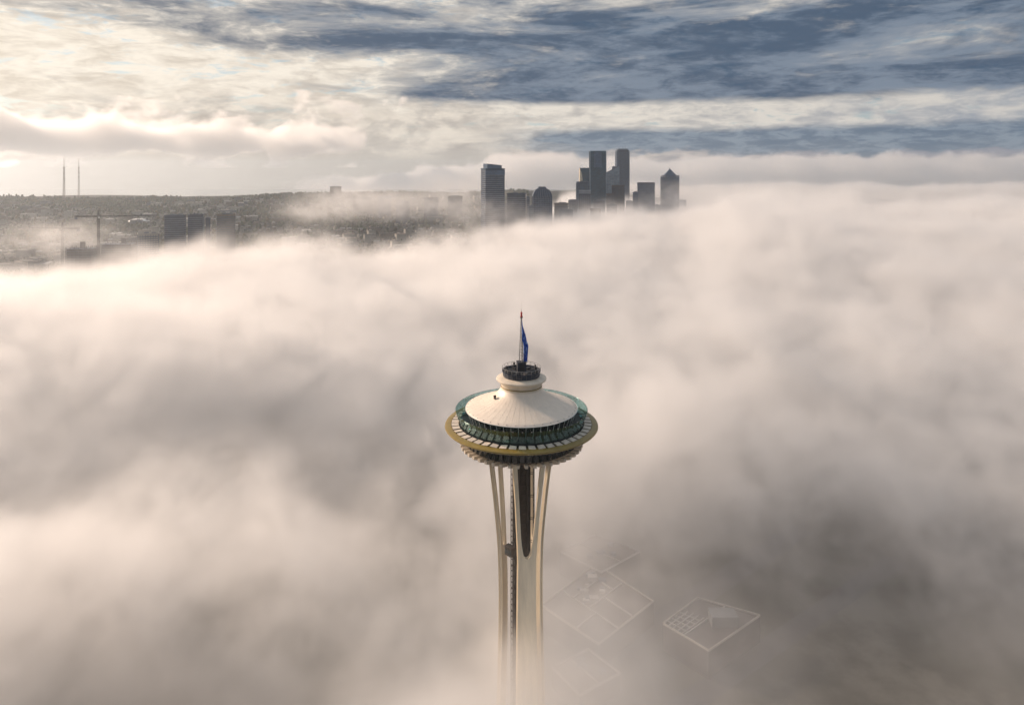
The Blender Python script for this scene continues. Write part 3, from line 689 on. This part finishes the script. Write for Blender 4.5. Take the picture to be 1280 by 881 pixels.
# arena with white shell roof
c, w, zt = place(160, 187, 253, 2350); c.z = float(H(c.x, c.y)); T = thing('arena', 'white shallow-domed hall on the hillside', 'building', c, .2)
b = MB(); b.lathe([(w * .5, -4), (w * .5, 5)], 32); b.build('wall', M['wall1'], T)
b = MB(); b.lathe([(w * .52, 5), (w * .45, 8), (w * .3, 11), (w * .15, 12.5), (.1, 13)], 32); b.build('roof', M['white'], T, R(40))

# ------------------------------------------------------------------ hillside houses and trees
def house_mesh(w, d, h, rh, wm_, rm_, flat=False):
    b = MB(); b.box((0, 0, h / 2 - 2), (w, d, h + 4), mi=0)
    if flat:
        b.box((0, 0, h + .35), (w + .6, d + .6, .7), mi=1); b.box((w * .15, d * .1, h + 1.6), (w * .25, d * .25, 2.2), mi=0)
    else:
        e = .5; z = h + .02
        b.add([(-w / 2 - e, -d / 2 - e, z), (w / 2 + e, -d / 2 - e, z), (w / 2 + e, d / 2 + e, z), (-w / 2 - e, d / 2 + e, z), (-w / 2 - e, 0, z + rh), (w / 2 + e, 0, z + rh)],
              [(0, 1, 5, 4), (2, 3, 4, 5), (1, 2, 5), (3, 0, 4), (3, 2, 1, 0)], 1)
        b.box((w * .25, d * .12, h + rh * .9), (.9, .9, rh * .9), mi=0)
    return b, [M[wm_], M[rm_]]
def hillside():
    rng = random.Random(11)
    W = ['wall1', 'wall2', 'wall3', 'wall1']; Rf = ['roof1', 'roof2', 'roof3', 'roof1', 'roof2']
    kinds = []
    for k in range(10):
        w, d, h = rng.uniform(9, 15), rng.uniform(8, 11), rng.uniform(5, 8); wn, rn = rng.choice(W), rng.choice(Rf)
        b, mm = house_mesh(w, d, h, rng.uniform(2.2, 3.6), wn, rn); kinds.append((b.data('house', mm), wn, rn, False))
    for k in range(8):
        w, d, h = rng.uniform(22, 48), rng.uniform(16, 26), rng.uniform(9, 20); wn, rn = rng.choice(W), rng.choice(Rf)
        b, mm = house_mesh(w, d, h, 0, wn, rn, True); kinds.append((b.data('low_block', mm), wn, rn, True))
    CN = {'wall1': 'pale', 'wall2': 'tan', 'wall3': 'slate'}; RN = {'roof1': 'dark', 'roof2': 'brown', 'roof3': 'light grey'}
    spots = []
    for i in range(2600):
        px = rng.uniform(-40, 620); dd = 1350 + 1750 * rng.random() ** .8
        az = math.atan((px - 640) / F)
        x, y = CAM.x + dd * math.sin(az), CAM.y + dd * math.cos(az)
        ux, uy = x * .94 + y * .34, -x * .34 + y * .94       # street grid
        ux = round(ux / 17) * 17 + rng.uniform(-2, 2); uy = round(uy / 34) * 34 + rng.uniform(-4, 4)
        x, y = ux * .94 - uy * .34, ux * .34 + uy * .94
        spots.append((math.hypot(x - CAM.x, y - CAM.y), x, y))
    spots.sort(); seen = set(); st = {}; nh = nb = 0
    for dd, x, y in spots:
        key = (round(x / 13), round(y / 13))
        if key in seen: continue
        seen.add(key)
        if math.sin(x * .011 + 1.7 * math.sin(y * .006)) + math.sin(y * .013 + x * .004) < -.75: continue       # wooded belts
        big = rng.random() < (.38 if dd < 2000 else .10)
        me, wn, rn, flat = rng.choice(kinds[10:] if big else kinds[:10])
        mtx = Matrix.Translation((x, y, float(H(x, y)))) @ RZ(.347 + rng.choice((0, PI / 2)))
        if (flat and nb < 130) or (not flat and nh < 260):
            o = inst('commercial_block' if flat else 'house', me, None, mtx)
            if flat: nb += 1; tag(o, f'flat {RN[rn]} roofed {CN[wn]} low block in the city below the hill', 'building', f'flat {RN[rn]} roofed {CN[wn]} low blocks')
            else: nh += 1; tag(o, f'small {CN[wn]} house with {RN[rn]} gabled roof on the hillside', 'house', f'{CN[wn]} houses with {RN[rn]} roofs')
        else: st.setdefault(me.name, (me, []))[1].append(mtx)
    mb = MB(); mats = [M[k] for k in ('wall1', 'wall2', 'wall3', 'roof1', 'roof2', 'roof3')]; idx = {m_.name: i for i, m_ in enumerate(mats)}
    for me, ms in st.values():
        vs = [v.co.copy() for v in me.vertices]; fs = [tuple(p.vertices) for p in me.polygons]; mi = [idx[me.materials[p.material_index].name] for p in me.polygons]
        for mx in ms:
            k = len(mb.v); mb.v += [tuple(mx @ v) for v in vs]; mb.f += [tuple(i + k for i in f) for f in fs]; mb.m += mi
    o = mb.build('distant_rooftops', mats, kind='stuff'); tag(o, 'mass of tiny distant houses covering the hill', 'houses')
    # trees
    tb = bmesh.new(); bmesh.ops.create_icosphere(tb, subdivisions=1, radius=1); tv = [v.co.copy() for v in tb.verts]; tf = [tuple(v.index for v in f.verts) for f in tb.faces]; tb.free()
    V = []; Fc = []; Mi = []
    nrng = np.random.default_rng(5)
    def tree(x, y, r, hh, mi):
        z = float(H(x, y))
        for q in range(2):
            k = len(V); ox, oy = nrng.uniform(-.4, .4, 2) * r; s_ = 1 - .35 * q
            jit = nrng.uniform(.72, 1.2, len(tv))
            for v, j in zip(tv, jit): V.append((x + ox + v.x * r * j * s_, y + oy + v.y * r * j * s_, z + hh * (.45 + .4 * q) + v.z * hh * .5 * j * s_))
            Fc.extend(tuple(i + k for i in f) for f in tf); Mi.extend([mi] * len(tf))
    for i in range(11000):
        px = rng.uniform(-60, 660); dd = 1400 + 1800 * rng.random() ** .75
        if i > 7800: dd = rng.uniform(2950, 3300)
        az = math.atan((px - 640) / F)
        x, y = CAM.x + dd * math.sin(az), CAM.y + dd * math.cos(az)
        if i < 7800 and math.sin(x * .011 + 1.7 * math.sin(y * .006)) + math.sin(y * .013 + x * .004) > -.35 and rng.random() < .62: continue
        tree(x, y, rng.uniform(3.5, 7.5), rng.uniform(7, 15) * (1.25 if i > 8600 else 1), 1 if rng.random() < .22 else 0)
    me = bpy.data.meshes.new('distant_trees'); me.from_pydata(V, [], Fc); me.materials.append(M['leaf']); me.materials.append(M['leaf2']); me.polygons.foreach_set('material_index', Mi)
    o = bpy.data.objects.new('distant_trees', me); COL.objects.link(o); o['kind'] = 'stuff'; tag(o, 'dull green trees massed over the far hill', 'trees')
hillside()

# ------------------------------------------------------------------ ground below the tower
def quad_building(corners, z, label, seed, cat='building', pm=None):
    """flat roof on four ground-plan pixels, with pale parapets and roof partitions"""
    pts = [at(px, py, z=z) for px, py in corners]; c = sum(pts, Vector()) / 4; c.z = 0
    rr = random.Random(seed); T = thing('low_building', label, cat, c)
    p = [Vector((q.x - c.x, q.y - c.y, 0)) for q in pts]; up = Vector((0, 0, z))
    b = MB(); b.loft([p, [q + up for q in p]]); b.build('wall', M['f_brown'], T)
    L = lambda u, v: (p[0] * (1 - u) + p[1] * u) * (1 - v) + (p[3] * (1 - u) + p[2] * u) * v
    def wall(a, b_, w, h, name='parapet', m=M['roof3'], parent=T):
        d = b_ - a; q = MB(); ang = math.atan2(d.y, d.x); mid = (a + b_) / 2
        q.box((0, 0, h / 2), (d.length, w, h), Matrix.Translation((mid.x, mid.y, z + .004)) @ RZ(ang)); return q.build(name, m, parent)
    for i in range(4): wall(p[i], p[(i + 1) % 4], .42, .9, m=pm or M['wall1'])
    return T, L, wall, rr
T, L, wall, rr = quad_building([(676, 757), (745, 706), (817, 752), (748, 806)], 11, 'large flat-roofed building with pale parapets at the foot of the tower', 1)
for u0, v0, u1, v1 in ((.35, .02, .35, .98), (.35, .5, .97, .5), (.02, .62, .34, .62), (.62, .51, .62, .97), (.35, .22, .8, .22), (.8, .02, .8, .49)): wall(L(u0, v0), L(u1, v1), .45, .7, 'roof_partition')
for i in range(14):
    a = L(rr.uniform(.4, .9), rr.uniform(.08, .45)); q = MB(); s_ = rr.uniform(1.2, 3.2); q.box((a.x, a.y, 11 + s_ * .35), (s_ * 1.5, s_, s_ * .7)); q.build('roof_unit', M['roof3'] if i % 2 else M['f_grey'], T)
T, L, wall, rr = quad_building([(829, 780), (872, 748), (950, 770), (886, 814)], 12, 'flat-roofed building with gridded skylights at the foot of the tower', 2)
for i in range(1, 5): wall(L(.03, i / 10), L(.55, i / 10), .3, .5, 'skylight_bar')
for i in range(1, 5): wall(L(i / 9, .02), L(i / 9, .42), .3, .5, 'skylight_bar')
wall(L(.02, .46), L(.98, .46), .4, .7, 'roof_partition')
a = L(.6, .7); q = MB(); q.box((a.x, a.y, 14.5), (12, 7, 5)); q.build('plant_room', M['wall3'], T)
for k, (cs, z, lb) in enumerate([([(690, 835), (735, 812), (775, 842), (725, 870)], 8, 'small low building half lost in fog beside the tower legs'),
                      ([(700, 690), (745, 668), (800, 690), (752, 716)], 12, 'pale-edged block behind the large parapet roof')]):
    pm = M['roof1'] if 'dark' in lb else M['roof3']
    T, L, wall, rr = quad_building(cs, z, lb, 10 + k, pm=pm)
    wall(L(.5, .03), L(.5, .97), .4, .6, 'roof_partition', m=pm)
    for i in range(5):
        a = L(rr.uniform(.1, .9), rr.uniform(.1, .9)); q = MB(); q.box((a.x, a.y, z + .8), (3, 2.2, 1.6)); q.build('roof_unit', M['f_grey'], T)
def street(a, b, w):
    a, b = at(*a, z=0), at(*b, z=0); d = (b - a).normalized(); n = Vector((-d.y, d.x, 0)) * w / 2; up = Vector((0, 0, .012))
    strip_grid([a - n + up, b - n + up, b + n + up, a + n + up], [(0, 1, 2, 3)], 'street', M['asphalt'])
street((640, 900), (1000, 660), 14); street((820, 905), (1120, 700), 11)

# ------------------------------------------------------------------ haze and fog
def volmat(name, col, g, dens):
    m = bpy.data.materials.new(name); m.use_nodes = True; t = m.node_tree; t.nodes.clear()
    mo = t.nodes.new('ShaderNodeOutputMaterial'); pv = t.nodes.new('ShaderNodeVolumePrincipled')
    pv.inputs['Color'].default_value = (*col, 1); pv.inputs['Anisotropy'].default_value = g; pv.inputs['Density'].default_value = dens
    t.links.new(pv.outputs[0], mo.inputs['Volume']); return m
hz = MB(); hz.box((0, 2800, 140), (25000, 12600, 400))
h_ = hz.build('haze', volmat('haze_air', (.84, .92, 1.0), .68, 8e-5)); h_['kind'] = 'stuff'; tag(h_, 'thin morning haze over the whole city', 'haze')

FOG_LUMPS = [   # pixel, assumed top height, height change, radius across, radius along
    (70, 600, 95, 74, 80, 52), (320, 580, 85, 52, 52, 38), (545, 770, 75, 54, 28, 26), (600, 640, 80, 20, 45, 40), (800, 868, 75, 56, 42, 26), (640, 872, 85, 74, 36, 28),
    (230, 470, 95, -34, 110, 60), (420, 500, 90, -12, 60, 50), (1070, 800, 40, -34, 110, 70), (930, 700, 40, -24, 70, 50), (860, 715, 40, -14, 60, 45), (760, 740, 40, -10, 40, 30), (170, 840, 50, -14, 55, 35),
    (900, 500, 100, 40, 130, 95), (1200, 520, 95, -8, 70, 80), (120, 880, 50, 10, 50, 20), (1275, 690, 60, 20, 45, 60), (900, 262, 150, 26, 150, 160), (640, 290, 140, 14, 160, 120), (120, 345, 125, 30, 260, 110), (300, 310, 130, 26, 120, 100)]
DRIFTS = [   # loose drifting patches: pixel, distance, radius, half height, density
    (70, 300, 1380, 75, 24, .02), (440, 250, 2200, 110, 34, .016), (395, 264, 1700, 80, 24, .014), (600, 266, 1280, 60, 24, .012), (515, 256, 1800, 130, 30, .012), (700, 274, 1380, 130, 22, .007), (785, 272, 1450, 120, 24, .007),
    (575, 238, 2500, 120, 40, .010), (862, 252, 1800, 110, 36, .012), (655, 885, 168, 46, 19, .045), (705, 820, 195, 34, 22, .02)]
def volume_object(name, label, cat, box, res, density, m, ng):
    (x0, x1, y0, y1, z0, z1) = box
    ng.interface.new_socket('Geometry', in_out='OUTPUT', socket_type='NodeSocketGeometry')
    go = ng.nodes.new('NodeGroupOutput'); vc = ng.nodes.new('GeometryNodeVolumeCube')
    vc.inputs['Min'].default_value = (x0, y0, z0); vc.inputs['Max'].default_value = (x1, y1, z1)
    for a, r in zip('XYZ', res): vc.inputs['Resolution ' + a].default_value = r
    put(vc.inputs['Density'], density)
    sm = ng.nodes.new('GeometryNodeSetMaterial'); ng.links.new(vc.outputs[0], sm.inputs[0]); sm.inputs['Material'].default_value = m
    ng.links.new(sm.outputs[0], go.inputs[0])
    vd = bpy.data.volumes.new(name); o = bpy.data.objects.new(name, vd); COL.objects.link(o); vd.materials.append(m)
    o.modifiers.new(name, 'NODES').node_group = ng; o['kind'] = 'stuff'; tag(o, label, cat); return o
def new_field(name):
    ng = bpy.data.node_groups.new(name, 'GeometryNodeTree'); E.T = ng
    pos = E(ng.nodes.new('GeometryNodeInputPosition').outputs[0]); return ng, pos, *sep(pos)
def fog_density(pos, x, y, z):
    T = ss(y, 40, 400, 24, 104) + ss(y, 380, 900, 0, 38)
    flat = comb(x, y, z * .35)
    near = ss(y, 100, 600, .6, 1.0)
    T = T + (noise(flat, 1 / 330, 3, .5) - .5) * 80 * near + (noise(flat, 1 / 650, 4, .55) - .5) * 150 * ss(y, 900, 2200)
    for px, py, zt, dh, rx, ry in FOG_LUMPS:
        p = at(px, py, z=zt)
        gx = (x - p.x) * (1 / rx); gy = (y - p.y) * (1 / ry)
        T = T + ((gx * gx + gy * gy) * -1.0).exp() * dh
    yb = x * 0.42 + 830 + x.max(0.0) * 7 + (noise(flat, 1 / 160, 3, .6) - .5) * 260
    T = T - ss(y - yb, 0, 330, 0, 170)
    wind = comb(x * .75 + y * .45, y * .9 - x * .5, z * 1.1)       # torn along the wind
    T = T + (noise(pos, 1 / 130, 6, .60, .4) - .5) * (ss(y, 100, 350, 54, 70) + ss(y, 500, 850, 0, 46))
    T = T + (noise(pos, 1 / 40, 4, .62, .6) - .5) * 44
    soft = ss(y, 1200, 3200, 44, 110)
    d = ss((T - z) / soft, 0, 1.0)
    curl = noise(wind, 1 / 46, 8, .70, 1.0)
    d = d * ss(curl, .375, .625, .13, 1.55) * .027
    for px, py, dist, rh, rv, k in DRIFTS:
        p = at(px, py, dist=dist); gx = (x - p.x) * (1 / rh); gy = (y - p.y) * (1 / rh); gz = (z - p.z) * (1 / rv)
        d = d + ((gx * gx + gy * gy + gz * gz) * -1.0).exp() * ss(curl, .42, .62) * k
    veil = ss(z, 105, 20) * ss(y, 900, 500) * (noise(wind, 1 / 60, 5, .62, .6) * .018 - .0060).max(.0006)
    clear = 1.0
    for px, py, k, rx, ry in ((1080, 800, .45, 115, 75), (900, 680, .5, 75, 50), (230, 825, .62, 85, 42), (740, 745, .4, 40, 30)):
        p = at(px, py, z=40); gx = (x - p.x) * (1 / rx); gy = (y - p.y) * (1 / ry)
        clear = (((gx * gx + gy * gy) * -1.0).exp() * -k + 1.0) * clear
    return d.max(veil) * clear * ss(z, 0, 14, .5, 1.0)
def make_fog():
    m = volmat('fog_droplets', (.995, .986, .975), .35, 1.0)
    ng, *p = new_field('fog_near')
    volume_object('fog_bank', 'broken wisps of pale fog drifting round the tower legs', 'fog', (-620, 620, -130, 522, -4, 208), (354, 186, 53), fog_density(*p), m, ng)
    ng, *p = new_field('fog_far')
    volume_object('fog_bank', 'thick bright fog bank between the tower and downtown', 'fog', (-1100, 2900, 520, 4200, -4, 216), (500, 460, 44), fog_density(*p), m, ng)
def make_clouds():
    ng, pos, x, y, z = new_field('cloud_bank')
    T = ss(x, -2600, 300, 80, 390) + (noise(comb(x, y, z), 1 / 600, 8, .64, .4) - .5) * 900
    d = ss(T - z, 0, 50) * ss(y, 9300, 9600) * ss(x, -3600, -2200) * .0045
    volume_object('cloud_bank', 'low cumulus cloud bank along the horizon behind the towers', 'cloud', (-3600, 11000, 9300, 10900, -200, 800), (360, 40, 34), d, volmat('cloud_droplets', (.995, .985, .97), .5, 1.0), ng)
def make_stratus():
    ng, pos, x, y, z = new_field('drifting_cloud')
    n = noise(comb(x, y, z * 1.4), 1 / 820, 8, .62, .4)
    env = ss(z, 360, 620) * ss(z, 1180, 640) * ss(x, -1750, -3000) + ss(x, -4500, -7000) * .12
    d = ss((n - .5) * 1.7 + .5 + env * .34, .68, .82) * ss(y, 9300, 9500) * .0055
    volume_object('drifting_cloud', 'soft grey-cream cloud floating above the broadcast masts', 'cloud', (-8200, -1500, 9300, 10900, 280, 1330), (168, 40, 40), d, volmat('stratus_droplets', (.995, .985, .97), .45, 1.0), ng)
make_fog(); make_clouds(); make_stratus()
